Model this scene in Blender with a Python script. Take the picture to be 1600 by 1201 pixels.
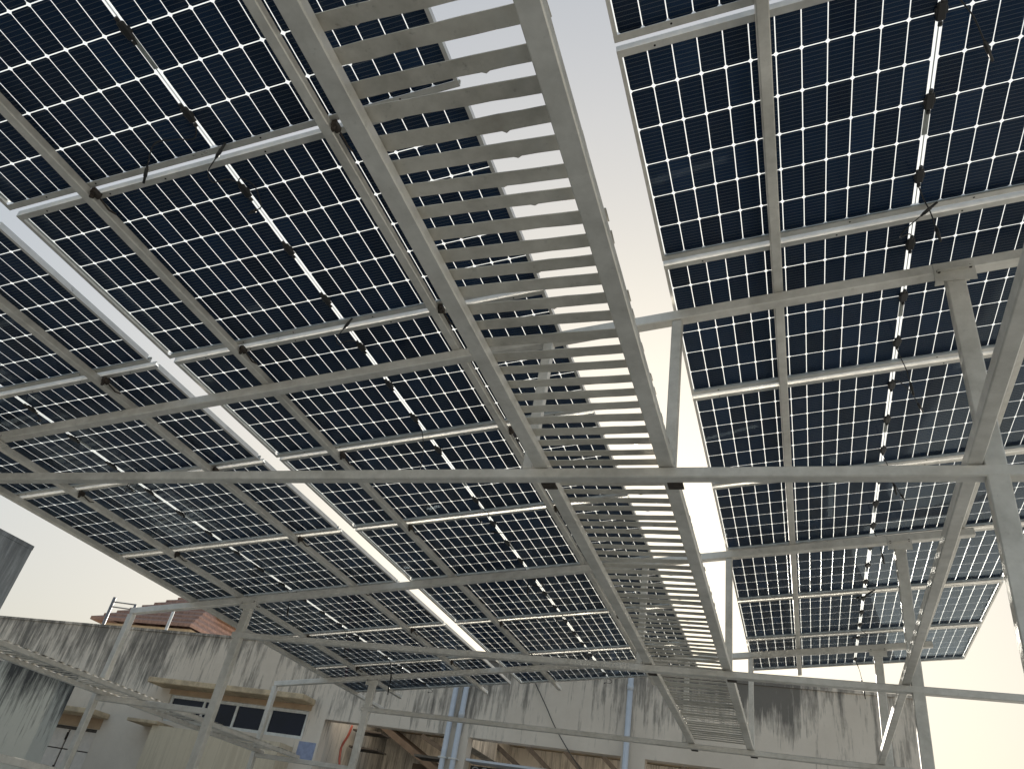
import bpy, bmesh, math, random
from mathutils import Matrix, Vector

for o in list(bpy.data.objects):
    bpy.data.objects.remove(o)
scene = bpy.context.scene
COL = scene.collection

# ------------------------------------------------------------------ camera
F_PX = 1190.34
RIGHT = (0.9392019, 0.30376741, 0.16007857)
DOWN = (-0.04545286, 0.5720908, -0.81892988)
FWD = (-0.34034369, 0.76186447, 0.55111587)
cam_d = bpy.data.cameras.new('camera')
cam_d.sensor_fit = 'HORIZONTAL'
cam_d.sensor_width = 36.0
cam_d.lens = F_PX / 1600.0 * 36.0
cam_d.clip_start = 0.02
cam_d.clip_end = 1000
cam = bpy.data.objects.new('camera', cam_d)
COL.objects.link(cam)
cam.matrix_world = Matrix(((RIGHT[0], -DOWN[0], -FWD[0], 0), (RIGHT[1], -DOWN[1], -FWD[1], 0),
                           (RIGHT[2], -DOWN[2], -FWD[2], 0), (0, 0, 0, 1)))
scene.camera = cam
scene.render.resolution_x = 1024
scene.render.resolution_y = 768

# ------------------------------------------------------------------ sky, sun, exposure
SUN_AZ = math.radians(-12.0)      # from +Y towards +X
SUN_EL = math.radians(20.0)
world = bpy.data.worlds.new('World')
scene.world = world
world.use_nodes = True
wn, wl = world.node_tree.nodes, world.node_tree.links
bg = wn['Background']
sky = wn.new('ShaderNodeTexSky')
sky.sky_type = 'NISHITA'
sky.sun_disc = False
sky.sun_elevation = SUN_EL
sky.sun_rotation = SUN_AZ
sky.altitude = 0
sky.air_density = 1.0
sky.dust_density = 6.0
sky.ozone_density = 1.0
# thick white haze: the clear-sky gradient is evened out and loses most of its colour
gm = wn.new('ShaderNodeGamma')
gm.inputs['Gamma'].default_value = 0.28
hs = wn.new('ShaderNodeHueSaturation')
hs.inputs['Saturation'].default_value = 1.7
hs.inputs['Value'].default_value = 1.22
wl.new(sky.outputs['Color'], gm.inputs['Color'])
wl.new(gm.outputs['Color'], hs.inputs['Color'])
wb_ = wn.new('ShaderNodeMix')
wb_.data_type = 'RGBA'
wb_.blend_type = 'MULTIPLY'
wb_.inputs[0].default_value = 1.0
wb_.inputs[7].default_value = (0.985, 0.997, 0.968, 1)
wl.new(hs.outputs['Color'], wb_.inputs[6])
wl.new(wb_.outputs[2], bg.inputs['Color'])
bg.inputs['Strength'].default_value = 0.15
sun_d = bpy.data.lights.new('sun', 'SUN')
sun_d.energy = 5.0
sun_d.angle = math.radians(0.6)
sun_d.color = (1.0, 0.93, 0.82)
sun = bpy.data.objects.new('sun', sun_d)
COL.objects.link(sun)
sdir = Vector((math.sin(SUN_AZ) * math.cos(SUN_EL), math.cos(SUN_AZ) * math.cos(SUN_EL), math.sin(SUN_EL)))
sun.rotation_euler = sdir.to_track_quat('Z', 'Y').to_euler()
scene.view_settings.view_transform = 'Standard'
scene.view_settings.look = 'None'
scene.view_settings.gamma = 1
scene.view_settings.exposure = 1.3

# ------------------------------------------------------------------ helpers
FLOOR = -1.6
TILT = 0.13528737
TT = math.tan(TILT)
CT, ST = math.cos(TILT), math.sin(TILT)
Z0 = 2.7417843          # array plane height (frame undersides) over x = 0


def plane_z(x, off=0.0):
    return Z0 + TT * x + off


class MB:
    """collects shapes in one bmesh"""
    def __init__(self):
        self.bm = bmesh.new()

    def box(self, lo, hi, mat=None, bevel=0.0):
        x0, y0, z0 = lo
        x1, y1, z1 = hi
        pts = [(x0, y0, z0), (x1, y0, z0), (x1, y1, z0), (x0, y1, z0), (x0, y0, z1), (x1, y0, z1), (x1, y1, z1), (x0, y1, z1)]
        return self.hexa(pts, mat, bevel)

    def hexa(self, pts, mat=None, bevel=0.0):
        vs = [self.bm.verts.new(mat @ Vector(p) if mat else p) for p in pts]
        fs = [self.bm.faces.new([vs[i] for i in q]) for q in
              ((0, 3, 2, 1), (4, 5, 6, 7), (0, 1, 5, 4), (1, 2, 6, 5), (2, 3, 7, 6), (3, 0, 4, 7))]
        if bevel > 0:
            es = list({e for f in fs for e in f.edges})
            bmesh.ops.bevel(self.bm, geom=es, offset=bevel, segments=1, affect='EDGES')
        return self

    def prism(self, poly, axis, a, b):
        """closed polygon extruded along axis 'x','y' or 'z' from a to b"""
        def mk(p, t):
            return {'x': (t, p[0], p[1]), 'y': (p[0], t, p[1]), 'z': (p[0], p[1], t)}[axis]
        v0 = [self.bm.verts.new(mk(p, a)) for p in poly]
        v1 = [self.bm.verts.new(mk(p, b)) for p in poly]
        n = len(poly)
        self.bm.faces.new(v0)
        self.bm.faces.new(v1[::-1])
        for i in range(n):
            self.bm.faces.new((v0[i], v1[i], v1[(i + 1) % n], v0[(i + 1) % n]))
        return self

    def tube(self, pts, r, seg=6, smooth=True):
        pts = [Vector(p) for p in pts]
        rings = []
        up = Vector((0.13, 0.27, 0.95)).normalized()
        for i, p in enumerate(pts):
            t = (pts[min(i + 1, len(pts) - 1)] - pts[max(i - 1, 0)]).normalized()
            a = t.cross(up)
            if a.length < 1e-3:
                a = t.cross(Vector((1, 0, 0)))
            a.normalize()
            b = t.cross(a)
            rr = r[i] if isinstance(r, (list, tuple)) else r
            rings.append([self.bm.verts.new(p + a * (rr * math.cos(k * 2 * math.pi / seg)) + b * (rr * math.sin(k * 2 * math.pi / seg))) for k in range(seg)])
        for i in range(len(rings) - 1):
            for k in range(seg):
                f = self.bm.faces.new((rings[i][k], rings[i][(k + 1) % seg], rings[i + 1][(k + 1) % seg], rings[i + 1][k]))
                f.smooth = smooth
        self.bm.faces.new(rings[0][::-1])
        self.bm.faces.new(rings[-1])
        return self

    def bar(self, a, b, w, h, bevel=0.0, roll_up=(0, 0, 1)):
        """box beam from a to b, w wide, h deep"""
        a, b = Vector(a), Vector(b)
        t = (b - a).normalized()
        s = t.cross(Vector(roll_up)).normalized()
        u = s.cross(t)
        pts = []
        for p in (a, b):
            for sx, sz in ((-1, -1), (1, -1), (1, 1), (-1, 1)):
                pts.append(p + s * (sx * w / 2) + u * (sz * h / 2))
        vs = [self.bm.verts.new(p) for p in pts]
        fs = [self.bm.faces.new([vs[i] for i in q]) for q in
              ((3, 2, 1, 0), (4, 5, 6, 7), (0, 1, 5, 4), (1, 2, 6, 5), (2, 3, 7, 6), (3, 0, 4, 7))]
        if bevel > 0:
            es = list({e for f in fs for e in f.edges})
            bmesh.ops.bevel(self.bm, geom=es, offset=bevel, segments=1, affect='EDGES')
        return self

    def mesh(self, name, mat):
        bmesh.ops.recalc_face_normals(self.bm, faces=self.bm.faces[:])
        me = bpy.data.meshes.new(name)
        self.bm.to_mesh(me)
        self.bm.free()
        if mat:
            me.materials.append(mat)
        return me

    def build(self, name, mat, parent=None, world_coords=True):
        return place(name, self.mesh(name, mat), parent, world_coords)


def place(name, me, parent=None, world_coords=False, loc=None):
    o = bpy.data.objects.new(name, me)
    COL.objects.link(o)
    if parent:
        o.parent = parent
        if world_coords:
            o.matrix_parent_inverse = WORLD_INV[parent.name]
    if loc:
        o.location = loc
    return o


WORLD_INV = {}


def thing(name, label, cat, loc=(0, 0, 0), rot=(0, 0, 0), group=None):
    o = bpy.data.objects.new(name, None)
    o.empty_display_size = 0.1
    COL.objects.link(o)
    o.location = loc
    o.rotation_euler = rot
    tag(o, label, cat, group)
    from mathutils import Euler
    m = Matrix.Translation(loc) @ Euler(rot).to_matrix().to_4x4()
    WORLD_INV[o.name] = m.inverted()
    return o


def sub(o):
    """allow o to take sub-parts in world coordinates although it has a parent"""
    WORLD_INV[o.name] = Matrix.Identity(4)
    return o


def tag(o, label, cat, group=None, kind=None):
    if label:
        o['label'] = label
    if cat:
        o['category'] = cat
    if group:
        o['group'] = group
    if kind:
        o['kind'] = kind


# ------------------------------------------------------------------ materials
def new_mat(name):
    m = bpy.data.materials.new(name)
    m.use_nodes = True
    nt = m.node_tree
    return m, nt.nodes, nt.links, nt.nodes['Principled BSDF']


def ramp(n, l, fac, stops):
    r = n.new('ShaderNodeValToRGB')
    els = r.color_ramp.elements
    while len(els) < len(stops):
        els.new(0.5)
    for e, (p, c) in zip(els, stops):
        e.position = p
        e.color = (*c, 1) if len(c) == 3 else c
    l.new(fac, r.inputs['Fac'])
    return r.outputs['Color']


def noise(n, l, vec, scale, detail=4, rough=0.55, vscale=None, loc=None):
    if vscale:
        mp = n.new('ShaderNodeMapping')
        mp.inputs['Scale'].default_value = vscale
        if loc:
            mp.inputs['Location'].default_value = loc
        l.new(vec, mp.inputs['Vector'])
        vec = mp.outputs['Vector']
    t = n.new('ShaderNodeTexNoise')
    t.inputs['Scale'].default_value = scale
    t.inputs['Detail'].default_value = detail
    t.inputs['Roughness'].default_value = rough
    l.new(vec, t.inputs['Vector'])
    return t.outputs['Fac']


def mix(n, l, fac, a, b, mode='MIX'):
    m = n.new('ShaderNodeMix')
    m.data_type = 'RGBA'
    m.blend_type = mode
    for sock, v in ((m.inputs[0], fac), (m.inputs[6], a), (m.inputs[7], b)):
        if isinstance(v, (int, float)):
            sock.default_value = v
        elif isinstance(v, tuple):
            sock.default_value = (*v, 1)
        else:
            l.new(v, sock)
    return m.outputs[2]


def math_n(n, l, op, a, b=None):
    m = n.new('ShaderNodeMath')
    m.operation = op
    for i, v in enumerate((a, b)):
        if v is None:
            continue
        if isinstance(v, (int, float)):
            m.inputs[i].default_value = v
        else:
            l.new(v, m.inputs[i])
    return m.outputs[0]


def geo_pos(n):
    return n.new('ShaderNodeNewGeometry').outputs['Position']


def obj_co(n):
    return n.new('ShaderNodeTexCoord').outputs['Object']


def bump(n, l, h, bsdf, strength=0.2, dist=0.01):
    b = n.new('ShaderNodeBump')
    b.inputs['Strength'].default_value = strength
    b.inputs['Distance'].default_value = dist
    l.new(h, b.inputs['Height'])
    l.new(b.outputs['Normal'], bsdf.inputs['Normal'])


def steel_mat(name, base, dark, metallic=0.35, rough=0.48, stain=0.5):
    m, n, l, p = new_mat(name)
    pos = geo_pos(n)
    a = noise(n, l, pos, 3.2, 5, 0.6)
    c = ramp(n, l, a, [(0.36, dark), (0.62, base)])
    b = noise(n, l, pos, 26, 6, 0.7)
    spot = ramp(n, l, b, [(0.60, (0, 0, 0)), (0.72, (1, 1, 1))])
    f = math_n(n, l, 'MULTIPLY', spot, stain)
    c2 = mix(n, l, f, c, tuple(x * 0.62 for x in dark))
    br = noise(n, l, pos, 17.0, 4, 0.6)
    big = noise(n, l, pos, 1.3, 3, 0.5)
    c2 = mix(n, l, ramp(n, l, big, [(0.45, (0, 0, 0)), (0.62, (0.5, 0.5, 0.5))]), c2, tuple(min(1, x * 1.12) for x in base))
    rs = noise(n, l, pos, 11, 8, 0.75)
    c2 = mix(n, l, ramp(n, l, rs, [(0.66, (0, 0, 0)), (0.74, (0.55 * stain,) * 3)]), c2, (0.16, 0.11, 0.075))
    info = n.new('ShaderNodeObjectInfo')
    c2 = mix(n, l, 0.55, c2, ramp(n, l, info.outputs['Random'], [(0, (0.80, 0.79, 0.76)), (1, (1, 1, 1))]), 'MULTIPLY')
    c3 = mix(n, l, 0.16, c2, ramp(n, l, br, [(0.3, (0.1, 0.1, 0.1)), (0.7, (0.8, 0.8, 0.78))]))
    l.new(c3, p.inputs['Base Color'])
    p.inputs['Metallic'].default_value = metallic
    l.new(ramp(n, l, a, [(0.3, (rough - .1,) * 3), (0.7, (rough + .12,) * 3)]), p.inputs['Roughness'])
    bump(n, l, b, p, 0.12, 0.004)
    return m


M_STEEL = steel_mat('painted_steel', (0.67, 0.655, 0.615), (0.51, 0.495, 0.455))
M_SLAT = steel_mat('slat_steel', (0.62, 0.59, 0.525), (0.40, 0.375, 0.325), 0.3, 0.5, 0.9)
M_ALU = steel_mat('anodised_aluminium', (0.62, 0.61, 0.585), (0.54, 0.53, 0.50), 0.55, 0.36, 0.12)


def plain(name, col, rough=0.5, metallic=0.0, var=0.15, scale=12):
    m, n, l, p = new_mat(name)
    a = noise(n, l, geo_pos(n), scale, 4)
    l.new(ramp(n, l, a, [(0.3, tuple(c * (1 - var) for c in col)), (0.7, tuple(min(1, c * (1 + var)) for c in col))]), p.inputs['Base Color'])
    p.inputs['Roughness'].default_value = rough
    p.inputs['Metallic'].default_value = metallic
    return m


M_BOLT = plain('rusty_clamp', (0.035, 0.027, 0.021), 0.7, 0.2, 0.6, 30)
M_PLASTIC = plain('black_plastic', (0.012, 0.012, 0.013), 0.45)
M_HOLE = plain('dark_hole', (0.01, 0.01, 0.01), 0.9)
M_RIBBON = plain('tinned_ribbon', (0.35, 0.35, 0.36), 0.4, 0.7)
M_STRIP = plain('grey_label_strip', (0.30, 0.31, 0.29), 0.6)


def cell_mat():
    m, n, l, p = new_mat('silicon_cell')
    co = obj_co(n)
    sep = n.new('ShaderNodeSeparateXYZ')
    l.new(co, sep.inputs[0])
    # thin wires running across the cell, ten to a cell
    fr = math_n(n, l, 'FRACT', math_n(n, l, 'MULTIPLY', sep.outputs['Y'], 1 / 0.0182))
    wire = math_n(n, l, 'LESS_THAN', math_n(n, l, 'ABSOLUTE', math_n(n, l, 'SUBTRACT', fr, 0.5)), 0.045)
    info = n.new('ShaderNodeObjectInfo')
    base = ramp(n, l, info.outputs['Random'], [(0.0, (0.004, 0.011, 0.030)), (0.35, (0.007, 0.021, 0.055)), (0.7, (0.005, 0.015, 0.040)), (1.0, (0.009, 0.027, 0.070))])
    l.new(mix(n, l, wire, base, (0.11, 0.12, 0.135)), p.inputs['Base Color'])
    p.inputs['Roughness'].default_value = 0.33
    p.inputs['Specular IOR Level'].default_value = 0.06
    return m


def glass_mat(name, rough=0.02, dust=0.016, tint=(0.97, 0.985, 0.98)):
    m, n, l, p = new_mat(name)
    n.remove(p)
    out = n['Material Output']
    tr = n.new('ShaderNodeBsdfTransparent')
    tr.inputs['Color'].default_value = (*tint, 1)
    gl = n.new('ShaderNodeBsdfGlossy')
    gl.inputs['Roughness'].default_value = rough
    gl.inputs['Color'].default_value = (0.66, 0.84, 1.0, 1)      # blue bloom of the anti-reflective coat
    lw = n.new('ShaderNodeLayerWeight')      # Schlick reflectance, the same from either side of the sheet
    lw.inputs['Blend'].default_value = 0.5
    fr = math_n(n, l, 'ADD', math_n(n, l, 'MULTIPLY', math_n(n, l, 'POWER', lw.outputs['Facing'], 5.0), 0.55), 0.017)
    mx = n.new('ShaderNodeMixShader')
    l.new(fr, mx.inputs[0])
    l.new(tr.outputs[0], mx.inputs[1])
    l.new(gl.outputs[0], mx.inputs[2])
    df = n.new('ShaderNodeBsdfDiffuse')
    df.inputs['Color'].default_value = (0.5, 0.48, 0.44, 1)
    mx2 = n.new('ShaderNodeMixShader')
    a = noise(n, l, geo_pos(n), 3.0, 8, 0.7)
    b = noise(n, l, geo_pos(n), 1.1, 3, 0.5)
    a = ramp(n, l, math_n(n, l, 'MULTIPLY', math_n(n, l, 'ADD', a, b), 0.5), [(0.42, (0.12, 0.12, 0.12)), (0.62, (1, 1, 1))])
    l.new(math_n(n, l, 'MULTIPLY', a, dust), mx2.inputs[0])
    l.new(mx.outputs[0], mx2.inputs[1])
    l.new(df.outputs[0], mx2.inputs[2])
    l.new(mx2.outputs[0], out.inputs['Surface'])
    return m


def sheet_mat():
    m, n, l, p = new_mat('diffusing_back_sheet')
    n.remove(p)
    tr = n.new('ShaderNodeBsdfTransparent')
    tl = n.new('ShaderNodeBsdfTranslucent')
    a = noise(n, l, geo_pos(n), 6, 4)
    l.new(ramp(n, l, a, [(0.3, (0.84, 0.86, 0.86)), (0.7, (0.95, 0.96, 0.95))]), tl.inputs['Color'])
    mx = n.new('ShaderNodeMixShader')
    mx.inputs[0].default_value = 0.5
    l.new(tr.outputs[0], mx.inputs[1])
    l.new(tl.outputs[0], mx.inputs[2])
    l.new(mx.outputs[0], n['Material Output'].inputs['Surface'])
    return m


M_SHEET = sheet_mat()
M_CELL = cell_mat()
M_GLASS = glass_mat('panel_glass')


def plaster(name, light, mid, dark, streak=(2.2, 2.2, 0.22), amount=0.75, top=None, fall=1.6, seed=0.0, patch=0.5, lo=0.44, drop=0.16):
    """weathered lime plaster with soot streaks running down from the coping"""
    m, n, l, p = new_mat(name)
    pos = geo_pos(n)
    big = noise(n, l, pos, 0.55, 5, 0.6, (1, 1, 1), (seed, seed, 0))
    fine = noise(n, l, pos, 7.0, 8, 0.7)
    c = ramp(n, l, big, [(0.35, mid), (0.65, light)])
    c = mix(n, l, 0.25, c, ramp(n, l, fine, [(0.3, mid), (0.75, light)]))
    st = noise(n, l, pos, 2.6, 9, 0.74, streak, (seed * 3, seed, seed * 2))
    st2 = noise(n, l, pos, 7.5, 6, 0.7, streak, (seed, seed * 2, 1.7))
    s = math_n(n, l, 'ADD', math_n(n, l, 'MULTIPLY', st, 0.58), math_n(n, l, 'MULTIPLY', st2, 0.42))
    s = math_n(n, l, 'ADD', s, math_n(n, l, 'MULTIPLY', math_n(n, l, 'SUBTRACT', big, 0.5), patch))
    if top is not None:
        sep = n.new('ShaderNodeSeparateXYZ')
        l.new(pos, sep.inputs[0])
        d = math_n(n, l, 'DIVIDE', math_n(n, l, 'SUBTRACT', top, sep.outputs['Z']), fall)
        s = math_n(n, l, 'SUBTRACT', s, math_n(n, l, 'MULTIPLY', d, drop))
    mask = ramp(n, l, s, [(lo, (0, 0, 0)), (lo + 0.07, (0.55, 0.55, 0.55)), (lo + 0.16, (1, 1, 1))])
    c = mix(n, l, math_n(n, l, 'MULTIPLY', mask, amount), c, dark)
    l.new(c, p.inputs['Base Color'])
    p.inputs['Roughness'].default_value = 0.9
    p.inputs['Specular IOR Level'].default_value = 0.2
    bump(n, l, fine, p, 0.35, 0.02)
    return m


M_WALL = plaster('weathered_plaster', (0.70, 0.63, 0.545), (0.56, 0.495, 0.42), (0.07, 0.067, 0.063), top=3.36, fall=1.3, lo=0.40, drop=0.15, amount=0.84, patch=0.7)
M_BACK = plaster('verandah_plaster', (0.62, 0.59, 0.53), (0.52, 0.49, 0.44), (0.12, 0.115, 0.105), (5, 5, 0.3), 0.8, seed=4.2, lo=0.46)
M_TOWER = plaster('tower_concrete', (0.40, 0.40, 0.385), (0.31, 0.31, 0.30), (0.12, 0.12, 0.12), top=2.7, fall=1.5, seed=8.1, lo=0.40)
M_PIER = plaster('mossy_plaster', (0.47, 0.475, 0.435), (0.37, 0.38, 0.345), (0.03, 0.032, 0.035), top=1.72, fall=0.7, seed=2.7, amount=0.97, lo=0.37, drop=0.14)
M_CREAM = plaster('cream_paint', (0.64, 0.56, 0.43), (0.56, 0.48, 0.36), (0.28, 0.22, 0.15), (3, 3, 0.15), 0.35, seed=6.0)
M_PEACH = plain('peach_paint', (0.42, 0.30, 0.195), 0.85, 0, 0.12, 5)
M_SLAB = plaster('sunshade_cement', (0.60, 0.48, 0.33), (0.50, 0.40, 0.27), (0.13, 0.11, 0.085), (1, 1, 1), 0.5, seed=1.3, lo=0.47)
M_WINFRAME = plain('white_window_frame', (0.62, 0.62, 0.60), 0.5)
M_SHUTTER = plain('off_white_shutter', (0.64, 0.58, 0.52), 0.75, 0, 0.08)
M_WOOD = plain('dark_weathered_wood', (0.065, 0.056, 0.048), 0.8, 0, 0.35, 20)
M_BROWN = plain('brown_concrete', (0.115, 0.088, 0.068), 0.85, 0, 0.25, 6)
M_DARK = plain('dark_tin', (0.03, 0.033, 0.036), 0.6)
M_PIPE = plain('grey_plastic_pipe', (0.50, 0.53, 0.575), 0.45, 0, 0.06)
M_HOSE = plain('red_hose', (0.38, 0.09, 0.06), 0.5)
M_BLUE = plain('faded_blue_paint', (0.25, 0.29, 0.42), 0.8)
M_TILE = plain('red_clay_tile', (0.25, 0.155, 0.125), 0.75, 0, 0.3, 9)
M_TILE2 = plain('pale_clay_tile', (0.42, 0.26, 0.21), 0.75, 0, 0.25, 9)
M_RAILING = plain('galvanised_pipe', (0.20, 0.20, 0.21), 0.5, 0.4)


def window_glass():
    m, n, l, p = new_mat('dark_window_glass')
    p.inputs['Base Color'].default_value = (0.004, 0.006, 0.02, 1)
    p.inputs['Roughness'].default_value = 0.08
    p.inputs['Specular IOR Level'].default_value = 0.25
    a = noise(n, l, geo_pos(n), 1.5, 3)
    l.new(ramp(n, l, a, [(0.3, (0.003, 0.004, 0.014)), (0.7, (0.006, 0.009, 0.028))]), p.inputs['Base Color'])
    return m


M_PANE = window_glass()


def floor_mat():
    m, n, l, p = new_mat('terrace_concrete')
    pos = geo_pos(n)
    a = noise(n, l, pos, 0.35, 7, 0.65)
    b = noise(n, l, pos, 9, 6, 0.7)
    c = ramp(n, l, a, [(0.3, (0.52, 0.50, 0.455)), (0.7, (0.62, 0.60, 0.55))])
    c = mix(n, l, 0.3, c, ramp(n, l, b, [(0.3, (0.40, 0.38, 0.34)), (0.7, (0.66, 0.64, 0.59))]))
    l.new(c, p.inputs['Base Color'])
    p.inputs['Roughness'].default_value = 0.9
    bump(n, l, b, p, 0.3, 0.01)
    return m


# ------------------------------------------------------------------ ground
fl = MB()
fl.box((-300, -300, FLOOR - 0.3), (300, 300, FLOOR))
floor = fl.build('terrace_floor', floor_mat())
floor['kind'] = 'structure'

# ------------------------------------------------------------------ steel canopy frame
frame = thing('canopy_frame', 'grey welded steel frame of posts, sloping rafters and purlins carrying the solar panels', 'steel frame', (-2.4, 5, FLOOR))
TR_Y = [0.01, 3.07, 6.13, 8.86]
CH_Z = [1.69, 1.65, 1.61, 1.58]       # undersides of the level tie beams
X_OUT, X_LEFT, X_RIGHT = -6.44, -5.04, 0.755
PUR_H = 0.045


PURLINS = [(-5.74, 10.6), (-5.20, 9.97), (-3.96, 9.97), (-2.965, 9.98), (-1.745, 9.97), (-0.03, 9.86), (1.19, 9.86)]
for x, yend in PURLINS:
    mb = MB()
    mb.box((-0.023, -0.25, -PUR_H), (0.023, yend, -0.001), Matrix.Translation((x, 0, plane_z(x))) @ Matrix.Rotation(-TILT, 4, 'Y'), 0.004)
    pu = mb.build('purlin', M_STEEL, frame)
for i, (ty, cz) in enumerate(zip(TR_Y, CH_Z)):
    # sloping rafter
    mb = MB()
    L0, L1 = (X_OUT - 0.03) / CT, 1.27 / CT
    mb.box((L0, ty - 0.03, -PUR_H - 0.062), (L1, ty + 0.03, -PUR_H - 0.002), Matrix.Translation((0, 0, Z0)) @ Matrix.Rotation(-TILT, 4, 'Y'), 0.005)
    mb.build('rafter', M_STEEL, frame)
    # level tie beam
    mb = MB()
    mb.box((X_LEFT - 0.07, ty - 0.03, cz), (2.6, ty + 0.03, cz + 0.05), None, 0.005)
    mb.build('tie_beam', M_STEEL, frame)
    rb = lambda x: plane_z(x, -(PUR_H + 0.064) / CT)
    for x, w in ((X_LEFT, 0.085), (X_RIGHT, 0.08)):
        mb = MB()
        h = 0.0288
        mb.hexa([(x - w / 2, ty - h, FLOOR), (x + w / 2, ty - h, FLOOR), (x + w / 2, ty + h, FLOOR), (x - w / 2, ty + h, FLOOR),
                 (x - w / 2, ty - h, rb(x - w / 2)), (x + w / 2, ty - h, rb(x + w / 2)), (x + w / 2, ty + h, rb(x + w / 2)), (x - w / 2, ty + h, rb(x - w / 2))], None, 0.005)
        mb.build('post', M_STEEL, frame)
        # plate welded where post meets rafter
        mb = MB()
        mb.box((x - 0.085, ty - 0.036, -0.11), (x + 0.085, ty - 0.0305, 0.0), Matrix.Translation((0, 0, rb(x) + 0.045)))
        mb.box((x - 0.075, ty - 0.055, -0.006), (x + 0.075, ty + 0.055, 0.0), Matrix.Translation((x, 0, rb(x) - 0.001)) @ Matrix.Rotation(-TILT, 4, 'Y') @ Matrix.Translation((-x, 0, 0)))
        mb.build('gusset_plate', M_STEEL, frame)
    # small steel angles that fix the walkway rails to the tie beam
    for x in (-0.50, -1.10):
        mb = MB()
        mb.box((x - 0.035, ty + 0.031, cz - 0.004), (x + 0.035, ty + 0.085, cz + 0.002))
        mb.box((x - 0.035, ty + 0.031, cz + 0.0021), (x + 0.035, ty + 0.037, cz + 0.05))
        mb.build('angle_bracket', M_BOLT, frame)
    # bolt heads on the post plates
    for x in (X_LEFT, X_RIGHT):
        for dx in (-0.066, 0.066):
            mb = MB()
            mb.tube([(x + dx, ty - 0.0365, rb(x) + dx * TT + 0.0), (x + dx, ty - 0.046, rb(x) + dx * TT + 0.0)], 0.010, 6, False)
            mb.build('bolt', M_BOLT, frame)
    # slim upright struts between tie beam and rafter
    for x in (-0.52, -1.20):
        mb = MB()
        w = 0.052
        mb.hexa([(x - w / 2, ty - 0.024, cz + 0.051), (x + w / 2, ty - 0.024, cz + 0.051), (x + w / 2, ty + 0.024, cz + 0.051), (x - w / 2, ty + 0.024, cz + 0.051),
                 (x - w / 2, ty - 0.024, rb(x - w / 2)), (x + w / 2, ty - 0.024, rb(x + w / 2)), (x + w / 2, ty + 0.024, rb(x + w / 2)), (x - w / 2, ty + 0.024, rb(x - w / 2))], None, 0.004)
        mb.build('strut', M_STEEL, frame)
    # outer post under the rafter's end, and the low cross beam of the lower walkway
    x, w = X_OUT, 0.06
    mb = MB()
    mb.hexa([(x - w / 2, ty - w / 2, FLOOR), (x + w / 2, ty - w / 2, FLOOR), (x + w / 2, ty + w / 2, FLOOR), (x - w / 2, ty + w / 2, FLOOR),
             (x - w / 2, ty - w / 2, rb(x - w / 2)), (x + w / 2, ty - w / 2, rb(x + w / 2)), (x + w / 2, ty + w / 2, rb(x + w / 2)), (x - w / 2, ty + w / 2, rb(x - w / 2))], None, 0.004)
    mb.build('outer_post', M_STEEL, frame)
    mb = MB()
    mb.box((X_OUT + w / 2 + 0.001, ty - 0.025, 0.915), (X_LEFT - 0.044, ty + 0.025, 0.965), None, 0.004)
    mb.build('cross_beam', M_STEEL, frame)
# long rail lying on the tie beams beside the right posts
mb = MB()
mb.hexa([(0.655, -1.2, CH_Z[0] + .066), (0.711, -1.2, CH_Z[0] + .066), (0.711, 9.6, CH_Z[3] + .043), (0.655, 9.6, CH_Z[3] + .043),
         (0.655, -1.2, CH_Z[0] + .126), (0.711, -1.2, CH_Z[0] + .126), (0.711, 9.6, CH_Z[3] + .103), (0.655, 9.6, CH_Z[3] + .103)], None, 0.005)
mb.build('long_rail', M_STEEL, frame)
# low long rail between the left posts
mb = MB()
mb.box((X_LEFT - 0.025, -1.2, 0.19), (X_LEFT + 0.025, 5.9, 0.24), None, 0.004)
mb.build('low_rail', M_STEEL, frame)
# dark rusty clamps holding panel seams to the purlins
PT = 1.169
Y_N0 = 1.57123
clamp = MB()
clamp.box((-0.016, -0.032, -0.042), (0.016, 0.032, 0.0), None, 0.006)
clamp.box((-0.020, -0.006, -0.056), (-0.008, 0.006, -0.04))
clamp.tube([(0, -0.02, -0.045), (0, -0.02, -0.075)], 0.011)
clamp.tube([(0.012, 0.03, -0.04), (0.02, 0.10, -0.06), (0.022, 0.15, -0.045)], 0.006)
me_clamp = clamp.mesh('clamp', M_BOLT)
random.seed(5)
for x, yend in PURLINS[1:5]:
    for nn in range(-1, 7):
        o = place('clamp', me_clamp, frame, True)
        o.matrix_basis = Matrix.Translation((x + 0.037, Y_N0 + nn * PT + random.uniform(-.01, .05), plane_z(x + 0.037, -0.001))) @ Matrix.Rotation(-TILT, 4, 'Y') @ Matrix.Scale(0.78, 4)

# ------------------------------------------------------------------ solar panels
LX, LY, FH = 2.278, 1.134, 0.035
CXP, CYP = 0.0925, 0.1845          # cell pitch
GAPX, GAPY = 0.0038, 0.0044
MID = 0.026


def octa(w, h, c):
    return [(-w + c, -h), (w - c, -h), (w, -h + c), (w, h - c), (w - c, h), (-w + c, h), (-w, h - c), (-w, -h + c)]


mb = MB()
mb.prism(octa((CXP - GAPX) / 2, (CYP - GAPY) / 2, 0.0075), 'z', 0.0, 0.0008)
ME_CELL = mb.mesh('cell', M_CELL)
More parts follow.
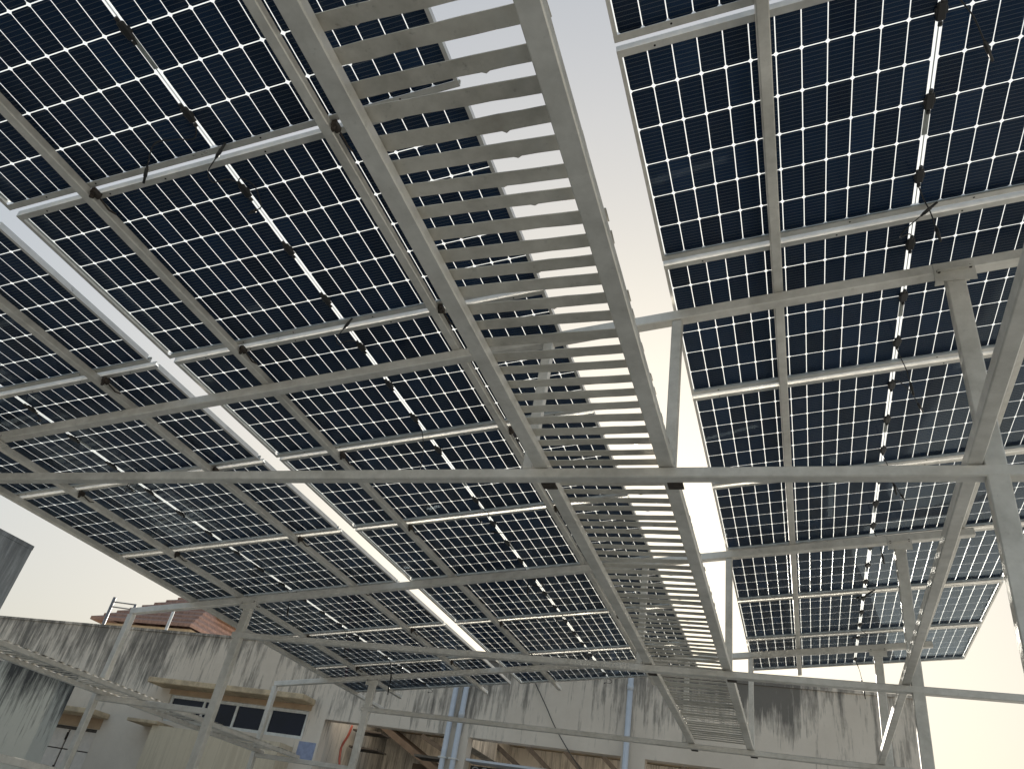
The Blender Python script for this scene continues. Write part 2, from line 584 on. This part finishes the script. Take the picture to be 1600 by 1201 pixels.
# frame profiles: outer wall, bottom flange, top lip
def cprof(fl_w, s):
    t = 0.0022
    return [(0, 0), (s * fl_w, 0), (s * fl_w, t), (s * t, t), (s * t, FH - t), (s * 0.010, FH - t), (s * 0.010, FH), (0, FH)]
mb = MB()
mb.prism([(y - LY / 2, z) for y, z in cprof(0.029, 1)], 'x', -LX / 2, LX / 2)
ME_LONG0 = mb.mesh('long_frame_rail', M_ALU)
mb = MB()
mb.prism([(y + LY / 2, z) for y, z in cprof(0.029, -1)], 'x', -LX / 2, LX / 2)
ME_LONG1 = mb.mesh('long_frame_rail', M_ALU)
mb = MB()
mb.prism([(x - LX / 2 + .0005, z) for x, z in cprof(0.016, 1)], 'y', -LY / 2 + 0.0295, LY / 2 - 0.0295)
ME_SH0 = mb.mesh('short_frame_rail', M_ALU)
mb = MB()
mb.prism([(x + LX / 2 - .0005, z) for x, z in cprof(0.016, -1)], 'y', -LY / 2 + 0.0295, LY / 2 - 0.0295)
ME_SH1 = mb.mesh('short_frame_rail', M_ALU)
mb = MB()
gv = [(-LX / 2 + .003, -LY / 2 + .003), (LX / 2 - .003, -LY / 2 + .003), (LX / 2 - .003, LY / 2 - .003), (-LX / 2 + .003, LY / 2 - .003)]
mb.bm.faces.new([mb.bm.verts.new((x, y, 0.0262)) for x, y in gv])
ME_GLASS = mb.mesh('glass_sheet', M_GLASS)
mb = MB()
mb.bm.faces.new([mb.bm.verts.new((x, y, 0.0300)) for x, y in gv])
ME_SHEET = mb.mesh('back_sheet', M_SHEET)
mb = MB()
mb.box((-0.0022, -LY / 2 + 0.02, 0.0275), (0.0022, LY / 2 - 0.02, 0.0283))
ME_RIB = mb.mesh('ribbon', M_RIBBON)
mb = MB()
mb.box((-0.0105, 0.03, 0.0285), (0.0105, 0.17, 0.0291))
ME_STRIP = mb.mesh('label_strip', M_STRIP)
mb = MB()
mb.box((-0.0165, -0.037, 0.010), (0.0165, 0.037, 0.0258), None, 0.005)
mb.box((-0.022, -0.014, 0.014), (0.022, 0.014, 0.0255), None, 0.003)
mb.tube([(0, 0.04, 0.016), (0, 0.056, 0.015)], 0.008)
mb.tube([(0, -0.04, 0.016), (0, -0.056, 0.015)], 0.008)
ME_JB = mb.mesh('junction_box', M_PLASTIC)
mb = MB()
mb.tube([(0, 0, 0.0), (0, 0, -0.0006)], 0.0045, 8, False)
ME_HOLE = mb.mesh('mounting_hole', M_HOLE)


def smooth_path(ctrl, k=6):
    """Catmull-Rom through control points"""
    P = [Vector(c) for c in ctrl]
    P = [P[0] * 2 - P[1]] + P + [P[-1] * 2 - P[-2]]
    out = []
    for i in range(1, len(P) - 2):
        for j in range(k):
            t = j / k
            a, b, c, d = P[i - 1:i + 3]
            out.append(0.5 * ((2 * b) + (c - a) * t + (2 * a - 5 * b + 4 * c - d) * t * t + (3 * b - a - 3 * c + d) * t ** 3))
    out.append(P[-2])
    return out


def lead(ctrl, plug=True):
    """a black lead and its connector, in panel coordinates; returns (cable mesh, plug mesh)"""
    path = smooth_path(ctrl)
    a = MB().tube(path, 0.0028, 6).mesh('cable', M_PLASTIC)
    b = None
    if plug:
        e = path[-1]
        d = (path[-1] - path[-3]).normalized()
        b = MB().tube([e, e + d * .012, e + d * .014, e + d * .05, e + d * .052, e + d * .085], [.005, .0065, .0085, .0085, .006, .0055], 8).mesh('connector', M_PLASTIC)
    return a, b


# a few lead shapes: (starting box index, control points relative to panel centre)
Y1, Y2, Y3 = -LY / 3, 0.0, LY / 3
LEADS = {
    'loop_out': (2, [(0, Y3 + .055, .015), (.02, Y3 + .11, -.01), (.06, Y3 + .15, -.035), (.03, Y3 + .19, -.05), (-.03, Y3 + .23, -.03), (-.05, Y3 + .27, -.02)]),
    'loop_in': (0, [(0, Y1 - .055, .015), (-.025, Y1 - .10, -.01), (-.07, Y1 - .12, -.04), (-.05, Y1 - .18, -.05), (.01, Y1 - .22, -.03)]),
    'side_right': (0, [(0, Y1 - .055, .015), (.03, Y1 - .06, -.005), (.09, Y1 + .02, -.03), (.13, Y1 + .11, -.06)]),
    'side_left': (2, [(0, Y3 + .055, .015), (-.03, Y3 + .09, -.01), (-.10, Y3 + .06, -.03), (-.19, Y3 + .05, -.04), (-.27, Y3 + .12, -.07)]),
    'drop': (2, [(0, Y3 + .055, .015), (.015, Y3 + .10, -.02), (.03, Y3 + .13, -.08), (.03, Y3 + .14, -.16)]),
    'drop_long': (2, [(0, Y3 + .055, .015), (.02, Y3 + .09, -.03), (.03, Y3 + .12, -.14), (.025, Y3 + .125, -.30)]),
    'arc': (0, [(0, Y1 - .055, .015), (.05, Y1 - .09, -.02), (.10, Y1 - .05, -.045), (.07, Y1 + .05, -.05), (.02, Y1 + .08, -.03)]),
}
LEAD_ME = {k: (v[0],) + lead(v[1]) for k, v in LEADS.items()}

COLS = [('left', (-3.44888 - 0.13636 - LX / 2) * CT), ('middle', (-3.44888 + LX / 2) * CT), ('right', (-0.55542 + LX / 2) * CT)]
COLNAME = {'left': 'left column', 'middle': 'middle column', 'right': 'right column'}
ORD = {-2: 'ninth from far end', -1: 'eighth from far end', 0: 'seventh from far end', 1: 'sixth from far end', 2: 'fifth from far end', 3: 'fourth from far end',
       4: 'third from far end', 5: 'second from far end', 6: 'farthest one'}
random.seed(11)
PICK = {('right', 0): ['side_right', 'drop'], ('right', 1): ['drop', 'loop_in'], ('middle', -1): ['side_left', 'arc'], ('middle', 0): ['loop_in', 'arc'], ('middle', 1): ['drop_long', 'loop_in'],
        ('right', 6): ['drop_long', 'drop'], ('left', 2): ['loop_in', 'arc'], ('left', 3): ['drop', 'side_right'], ('left', 4): ['drop', 'loop_in'], ('left', 5): ['drop_long', 'drop']}
for cname, cx in COLS:
    for nn in range(-1, 7):
        y0 = Y_N0 + nn * PT + (PT - LY) / 2
        cy = y0 + LY / 2
        p = thing('solar_panel', 'dark glass solar panel in the %s, %s' % (COLNAME[cname], ORD[nn]), 'solar panel',
                  (cx, cy, plane_z(cx) + random.uniform(0, .002)), (random.uniform(-.0012, .0012), -TILT, random.uniform(-.0012, .0012)), 'solar panels of the canopy')
        for nm, me in (('long_frame_rail', ME_LONG0), ('long_frame_rail', ME_LONG1), ('short_frame_rail', ME_SH0), ('short_frame_rail', ME_SH1), ('glass_sheet', ME_GLASS), ('back_sheet', ME_SHEET), ('ribbon', ME_RIB)):
            place(nm, me, p)
        for ix in range(24):
            half = 1 if ix >= 12 else -1
            k = ix - 12 if half > 0 else 11 - ix
            x = half * (MID / 2 + CXP / 2 - GAPX / 2 + k * CXP)
            for iy in range(6):
                place('cell', ME_CELL, p, False, (x, (iy - 2.5) * CYP, 0.0276))
        for hx in (-0.95, -0.62, -0.30, 0.24, 0.58, 0.93):
            place('mounting_hole', ME_HOLE, p, False, (hx + random.uniform(-.05, .05), -LY / 2 + .016, -0.0002))
            if random.random() < .6:
                place('mounting_hole', ME_HOLE, p, False, (hx + random.uniform(-.05, .05), LY / 2 - .016, -0.0002))
        if cname == 'right' or random.random() < .3:
            place('label_strip', ME_STRIP, p)
        kinds = PICK.get((cname, nn)) or random.sample(['loop_out', 'loop_in', 'side_right', 'arc', 'loop_out', 'loop_in', 'drop'], 2)
        boxes = []
        for bi, by in enumerate((Y1, Y2, Y3)):
            boxes.append(place('junction_box', ME_JB, p, False, (0, by, 0)))
        for kd in kinds:
            bi, ca, cb = LEAD_ME[kd]
            b = boxes[bi]
            off = (0, -b.location.y, 0)
            place('cable', ca, b, False, off)
            place('connector', cb, b, False, off)

# ------------------------------------------------------------------ slatted walkways
def slat_mesh(seed, length, width, t=0.003):
    """flat bar cut from sheet: edges a little ragged"""
    random.seed(seed)
    n = 9
    top, bot = [], []
    for i in range(n + 1):
        x = -length / 2 + length * i / n
        top.append((x, width / 2 + random.uniform(-.0015, .0015)))
        bot.append((x, -width / 2 + random.uniform(-.0015, .0015)))
        if random.random() < .10:
            top.append((x + .012, width / 2 + random.uniform(.003, .007)))
            top.append((x + .024, width / 2))
    m = MB()
    bow = random.uniform(-.004, .004)
    m.prism(bot + top[::-1], 'z', 0, t)
    for v in m.bm.verts:
        v.co.z += bow * (1 - (2 * v.co.x / length) ** 2)
    return m.mesh('slat', M_SLAT)


def walkway(name, label, xl, xr, ya, za, yb, zb, rw, rh, pitch, sw, over, seed):
    w = thing(name, label, 'walkway', ((xl + xr) / 2, (ya + yb) / 2, za))
    sl = (zb - za) / (yb - ya)
    for x in (xl, xr):
        m = MB()
        m.hexa([(x - rw / 2, ya, za), (x + rw / 2, ya, za), (x + rw / 2, yb, zb), (x - rw / 2, yb, zb),
                (x - rw / 2, ya, za + rh), (x + rw / 2, ya, za + rh), (x + rw / 2, yb, zb + rh), (x - rw / 2, yb, zb + rh)], None, 0.004)
        m.build('side_rail', M_STEEL, w)
    length = xr - xl + rw + over
    mes = [slat_mesh(seed + i, length, sw) for i in range(7)]
    random.seed(seed)
    n = int((yb - ya) / pitch)
    for i in range(n):
        y = ya + sw / 2 + i * pitch + random.gauss(0, .0035)
        o = place('slat', random.choice(mes), w, True)
        o.matrix_basis = (Matrix.Translation(((xl + xr) / 2 + random.uniform(-.005, .005), y, za + sl * (y - ya) + rh + 0.0045)) @
                          Matrix.Rotation(random.gauss(0, .009), 4, 'Z') @ Matrix.Rotation(random.gauss(0, .05), 4, 'X'))
    return w


sz = (CH_Z[1] - CH_Z[3]) / (TR_Y[1] - TR_Y[3])
walkway('walkway', 'grey slatted steel walkway hanging under the middle panels, seen from below', -1.128, -0.535,
        -0.15, CH_Z[1] + .0525 + sz * (-0.15 - TR_Y[1]), 8.92, CH_Z[1] + .0525 + sz * (8.92 - TR_Y[1]), 0.068, 0.042, 0.0943, 0.0530, -0.004, 40)
walkway('walkway', 'lower slatted steel walkway beside the stained wall, at the bottom left', -6.385, -5.86, -0.15, 0.967, 8.95, 0.967, 0.05, 0.042, 0.0943, 0.0555, -0.002, 70)

# ------------------------------------------------------------------ building behind
PHI = math.radians(0.95)
BX, BY = -3.0, 13.0
MBLD = Matrix.Translation((BX, BY, 0)) @ Matrix.Rotation(PHI, 4, 'Z')
bld = thing('stained_building', 'long low plastered building with black rain streaks, windows and open verandah', 'building', (BX, BY, FLOOR), (0, 0, PHI))


def bbox(name, lo, hi, mat, parent=bld, bevel=0.0):
    """box in the building's own axes: u along the wall, v into it, z up"""
    m = MB()
    m.box(lo, hi, MBLD, bevel)
    o = m.build(name, mat, parent)
    return o


TOP = 3.36
LEFT_END, RIGHT_END = -26.0, 4.62
W = MB()
TH = 0.23
HEAD = 2.10
WIN = (-8.66, -5.50, 1.72, 2.20)      # long ribbon window
WIN2 = (-11.55, -10.08, 0.2, 1.40)
def wb(u0, u1, z0, z1):
    W.box((u0, 0, z0), (u1, TH, z1), MBLD)
wb(LEFT_END, RIGHT_END, 2.20, TOP)
wb(LEFT_END, WIN2[0], FLOOR, 2.20)
wb(WIN2[0], WIN2[1], 1.40, 2.20)
wb(WIN2[0], WIN2[1], FLOOR, 0.2)
wb(WIN2[1], WIN[0], FLOOR, 2.20)
wb(WIN[0], WIN[1], FLOOR, WIN[2])
wb(WIN[1], -5.13, FLOOR, 2.20)
OPEN = [(-5.13, -2.74), (-2.33, 0.26), (0.64, 3.3)]
prev = -5.13
for a, b in OPEN:
    if a > prev:
        wb(prev, a, FLOOR, 2.20)
    wb(a, b, HEAD, 2.20)
    prev = b
wb(prev, RIGHT_END, FLOOR, 2.20)
W.box((RIGHT_END - TH, TH, FLOOR), (RIGHT_END, 9, TOP), MBLD)
W.build('wall', M_WALL, bld)
bbox('coping', (LEFT_END, -0.02, TOP + .002), (RIGHT_END + .02, TH + .03, TOP + .05), M_WALL)
bbox('roof_slab', (LEFT_END, TH + .002, 2.45), (-5.36, 9, 2.6), M_SLAB)
bbox('roof_slab', (-5.358, 1.6, 2.45), (RIGHT_END - TH - .002, 9, 2.6), M_SLAB)  # unseen slab, stopped short of the front wall to block sun and admit skylight
bbox('verandah_wall', (-9.0, 2.6, FLOOR), (RIGHT_END - TH - .01, 2.8, 2.44), M_BACK)
bbox('verandah_wall', (-5.35, TH + .002, FLOOR), (-5.135, 2.59, 2.44), M_BACK)
bbox('verandah_beam', (-2.66, TH + .003, 2.02), (-2.40, 2.59, 2.44), M_BACK)
# ribbon window: frame bars and panes
u0, u1, z0, z1 = WIN
wf = MB()
fw = 0.055
for a in ((u0, u0 + fw, z0, z1), (u1 - fw, u1, z0, z1), (u0 + fw, u1 - fw, z0, z0 + fw), (u0 + fw, u1 - fw, z1 - fw, z1)):
    wf.box((a[0] + .001, 0.03, a[2] + .001), (a[1] - .001, 0.10, a[3] - .001), MBLD)
win = sub(wf.build('window', M_WINFRAME, bld))
NP = 4
for i in range(NP):
    pu0 = u0 + fw + (u1 - u0 - 2 * fw) * i / NP
    pu1 = u0 + fw + (u1 - u0 - 2 * fw) * (i + 1) / NP
    def child(nm, lo, hi, mat, par):
        m = MB(); m.box(lo, hi, MBLD)
        o = bpy.data.objects.new(nm, m.mesh(nm, mat)); COL.objects.link(o)
        o.parent = par
        return o
    child('pane', (pu0 + .002, 0.055, z0 + fw), (pu1 - .002, 0.062, z1 - fw), M_PANE, win)
    if i:
        child('mullion', (pu0 - .026, 0.035, z0 + fw), (pu0 + .026, 0.054, z1 - fw), M_WINFRAME, win)
# shuttered window
u0, u1, z0, z1 = WIN2
wf = MB()
wf.box((u0 + .001, 0.05, z1 - .05), (u1 - .001, 0.12, z1 - .001), MBLD)
wf.box((u0 + .001, 0.05, z0 + .001), (u1 - .001, 0.12, z0 + .05), MBLD)
win2 = sub(wf.build('window', M_WOOD, bld))
edges = [u0 + .01, u0 + .30, u0 + .72, u0 + 1.10, u1 - .01]
for i in range(4):
    for za, zb in ((0.26, 0.98), (1.00, 1.345)):
        m = MB(); m.box((edges[i] + .02, 0.07, za), (edges[i + 1] - .02, 0.095, zb), MBLD, .004)
        child2 = bpy.data.objects.new('shutter_panel', m.mesh('shutter_panel', M_SHUTTER)); COL.objects.link(child2); child2.parent = win2
m = MB()
m.box((u0 + .005, .100, z0 + .055), (u1 - .005, .115, z1 - .055), MBLD)
cb = bpy.data.objects.new('shutter_frame', m.mesh('shutter_frame', M_WOOD)); COL.objects.link(cb); cb.parent = win2
for zz in (.62, 1.22):
    m = MB(); m.box((edges[2] - .012, .045, zz - .07), (edges[2] + .012, .069, zz + .07), MBLD)
    cb = bpy.data.objects.new('latch', m.mesh('latch', M_BOLT)); COL.objects.link(cb); cb.parent = win2
# sunshades
bbox('sunshade', (-8.95, -0.46, 2.30), (-5.42, -0.001, 2.40), M_SLAB, bld, .012)
bbox('sunshade', (-11.75, -0.46, 1.60), (-9.92, -0.001, 1.70), M_SLAB, bld, .012)
bbox('painted_band', (-8.72, -0.006, 2.203), (-5.46, -0.001, 2.298), M_PEACH)
bbox('painted_band', (-11.60, -0.006, 1.402), (-10.03, -0.001, 1.598), M_PEACH)
# projecting cream bay under the ribbon window with its thin slab
bbox('bay', (-8.45, -0.42, FLOOR), (-5.62, -0.001, 1.575), M_CREAM)
bbox('bay_slab', (-9.02, -0.50, 1.577), (-8.30, -0.001, 1.635), M_SLAB, bld, .008)
bbox('painted_patch', (-5.52, -0.008, 1.36), (-5.17, -0.001, 1.69), M_BLUE)
# slanting timbers and stair soffit inside the verandah
def bw(u, v, z):
    return MBLD @ Vector((u, v, z))
for (ua, za, ub, zb, v, mat) in ((-3.98, 2.30, -3.10, 1.94, 1.75, M_WOOD), (-2.54, 2.36, -1.50, 1.72, 1.75, M_WOOD), (-1.85, 2.36, -.95, 1.70, 1.75, M_WOOD), (-1.1, 2.34, -.35, 1.70, 1.75, M_WOOD), (-.40, 2.34, .35, 1.72, 1.75, M_WOOD), (1.0, 2.34, 1.9, 1.70, 1.75, M_WOOD)):
    m = MB()
    m.bar(bw(ua, v, za), bw(ub, v, zb), 0.06, 0.08)
    m.build('slanting_timber', mat, bld)
m = MB()
m.hexa([bw(-4.85, 1.65, 2.32), bw(-2.85, 1.65, 1.32), bw(-2.85, 2.5, 1.32), bw(-4.85, 2.5, 2.32), bw(-4.85, 1.65, 2.44), bw(-2.85, 1.65, 1.46), bw(-2.85, 2.5, 1.46), bw(-4.85, 2.5, 2.44)])
m.build('stair_soffit', M_BROWN, bld)
bbox('stair_wall', (-4.4, 2.51, FLOOR), (-2.9, 2.58, 1.9), M_BROWN)
bbox('tin_sheet', (-3.6, 0.75, 1.80), (-2.75, 1.15, 1.84), M_DARK)

# metal rack standing in the verandah
rk = thing('storage_rack', 'dark metal shelf rack inside the first verandah opening behind the post', 'rack', (BX - 4.95, BY + 1.1, FLOOR))
for (u, v) in ((-5.02, 1.0), (-4.52, 1.0), (-5.02, 1.35), (-4.52, 1.35)):
    m = MB(); m.bar(bw(u, v, FLOOR), bw(u, v, 2.25), .04, .04); m.build('upright', M_DARK, rk)
for zz in (-1.2, -.5, .2, .9, 1.45, 1.83, 2.12):
    m = MB(); m.box((-5.06, .96, zz), (-4.46, 1.39, zz + .03), MBLD); m.build('shelf', M_WOOD, rk)

# red hose hanging in the doorway
hz = MB().tube(smooth_path([bw(-4.78, .4, 2.12), bw(-4.82, .42, 1.95), bw(-4.90, .43, 1.75), bw(-4.88, .43, 1.55), bw(-4.84, .42, 1.35), bw(-4.86, .42, .6), bw(-4.8, .5, FLOOR + .03)]), .022).build('red_hose', M_HOSE)
tag(hz, 'red hose hanging in the verandah doorway beside the shelf rack', 'hose')
# pierced grille box in the second opening
gr = thing('pierced_grille', 'dark pierced metal grille low in the second verandah opening', 'grille', (BX - 1.9, BY + .2, FLOOR))
m = MB(); m.box((-2.32, .30, FLOOR), (-1.2, .34, 1.72), MBLD); m.build('backing', M_DARK, gr)
m = MB(); m.box((-2.32, .02, 1.745), (-.9, .36, 1.78), MBLD); m.build('cover_sheet', M_PIPE, gr)
for k in range(6):
    for j in range(3):
        m = MB()
        c0 = (-2.22 + k * .165, .28, 1.64 - j * .165)
        pts = [bw(c0[0] + .06 * math.cos(a), c0[1], c0[2] + .06 * math.sin(a)) for a in [i * math.pi / 5 for i in range(11)]]
        m.tube(pts, .011, 5)
        m.build('ring', M_PIPE, gr)

# rainwater pipes
def pipe(u, z_top, label, kz):
    t = thing('rainwater_pipe', label, 'pipe', tuple(bw(u, -.07, FLOOR)), (0, 0, 0), 'rainwater pipes on the stained building')
    m = MB(); m.tube([bw(u, -.075, FLOOR), bw(u, -.075, z_top)], .047, 14); m.build('pipe_run', M_PIPE, t)
    for z in kz:
        m = MB(); m.tube([bw(u, -.075, z), bw(u, -.075, z + .09)], .054, 14); m.build('socket', M_PIPE, t)
    for z in (1.72, .4):
        m = MB(); m.box((u - .07, -.13, z), (u + .07, -.001, z + .02), MBLD); m.build('clamp', M_WINFRAME, t)
pipe(-2.69, 3.2, 'grey rainwater pipe on the wall, left one of the close pair', [])
pipe(-2.50, 3.2, 'grey rainwater pipe with a socket joint, right one of the close pair', [2.38])
pipe(0.35, 3.30, 'single grey rainwater pipe on the wall, near the far end of the walkway', [3.08])
# thin wire slung down the wall
wr = MB().tube(smooth_path([bw(-1.30, -.03, 3.08), bw(-1.05, -.05, 2.72), bw(-.82, -.05, 2.37), bw(-.45, -.04, 1.93), bw(-.1, -.03, 1.6)]), .008, 5).build('wire', M_DARK)
tag(wr, 'thin dark wire slanting down the plaster wall between the pipes', 'wire')
# rooftop posts and railing seen over the parapet
for i, (u, lab) in enumerate(((-2.73, 'left one of two dark posts on the roof seen through the narrow sky gap'), (-2.56, 'right one of two dark posts on the roof seen through the narrow sky gap'))):
    o = MB().bar(bw(u, .4, 2.6), bw(u, .4, 4.05 - i * .15), .075, .075, .004).build('roof_post', M_RAILING)
    tag(o, lab, 'post', 'posts on the roof')
rl = thing('pipe_railing', 'leaning grey pipe railing on the roof before the red tiled roof', 'railing', tuple(bw(-11.5, .35, 2.6)))
MB().tube([bw(-11.48, .35, 2.6), bw(-11.52, .35, 4.12)], .035, 8).build('post', M_RAILING, rl)
for zz in (4.02, 3.91):
    MB().tube([bw(-11.49, .35, zz), bw(-10.85, .35, zz - .03)], .014, 6).build('rail', M_RAILING, rl)
MB().tube([bw(-10.85, .35, 2.6), bw(-10.85, .35, 4.0)], .03, 8).build('post', M_RAILING, rl)

# ------------------------------------------------------------------ house with the red tiled roof
hs_ = thing('tiled_house', 'small house with a red clay tile hip roof rising behind the parapet', 'house', (-22, 24, FLOOR))
m = MB()
m.box((-24.6, 22.2, FLOOR), (-20.4, 27, 5.99))
m.build('wall', M_CREAM, hs_)
EX0, EX1, EY0, EY1, EZ, RZ = -24.9, -20.2, 21.9, 27.3, 6.0, 8.0
m = MB()
apx = (-20.9, 24.0, RZ - .9)
NC = 9
rx0, rx1, ry = -22.8, -21.6, 24.6
def rp(x, y):
    return (x, y)
for side in range(4):
    for k in range(NC):
        f0, f1 = k / NC, (k + 1) / NC
        def ring(f, dz):
            a = (EX0 + (rx0 - EX0) * f, EY0 + (ry - EY0) * f)
            b = (EX1 + (rx1 - EX1) * f, EY0 + (ry - EY0) * f)
            c = (EX1 + (rx1 - EX1) * f, EY1 + (ry - EY1) * f)
            d = (EX0 + (rx0 - EX0) * f, EY1 + (ry - EY1) * f)
            z = EZ + (RZ - EZ) * f + dz
            return [Vector((*q, z)) for q in (a, b, c, d)]
        lo, hi = ring(f0, .12), ring(min(1, f1 + .02), 0.02)
        lo2 = ring(f0, .0)
        i, j = side, (side + 1) % 4
        mm = MB()
        mm.hexa([lo2[i], lo2[j], hi[j] - Vector((0, 0, .07)), hi[i] - Vector((0, 0, .07)), lo[i], lo[j], hi[j], hi[i]])
        mm.build('tile_course', M_TILE if side != 1 else M_TILE2, hs_)
bx = MB()
bx.box((-21.75, 23.6, 6.9), (-20.2, 25.4, 7.3))
bx.build('gable', M_SLAB, hs_)
po = MB().tube([(-19.35, 20, FLOOR), (-19.35, 20, 5.95)], .05, 8).build('pole', M_WINFRAME)
tag(po, 'slim white pole standing before the red tiled roof', 'pole')

# ------------------------------------------------------------------ tall wall end at the left and the mossy pier below
tw = thing('concrete_tower', 'tall grey stained concrete block cut by the left edge of the picture', 'tower', (-10, 4.5, FLOOR))
m = MB(); m.box((-11.5, -3, FLOOR), (-9.0, 6.64, 2.60)); m.build('wall', M_TOWER, tw)
m = MB(); m.box((-11.5, -3, 2.602), (-8.997, 6.643, 2.655)); m.build('coping', M_TOWER, tw)
pier = MB(); pier.box((-16, 9.0, FLOOR), (-10.24, 9.3, 1.74), None, .01)
o = pier.build('mossy_wall', M_PIER)
tag(o, 'pale green-grey wall with a black mossy top under the lower walkway', 'wall')
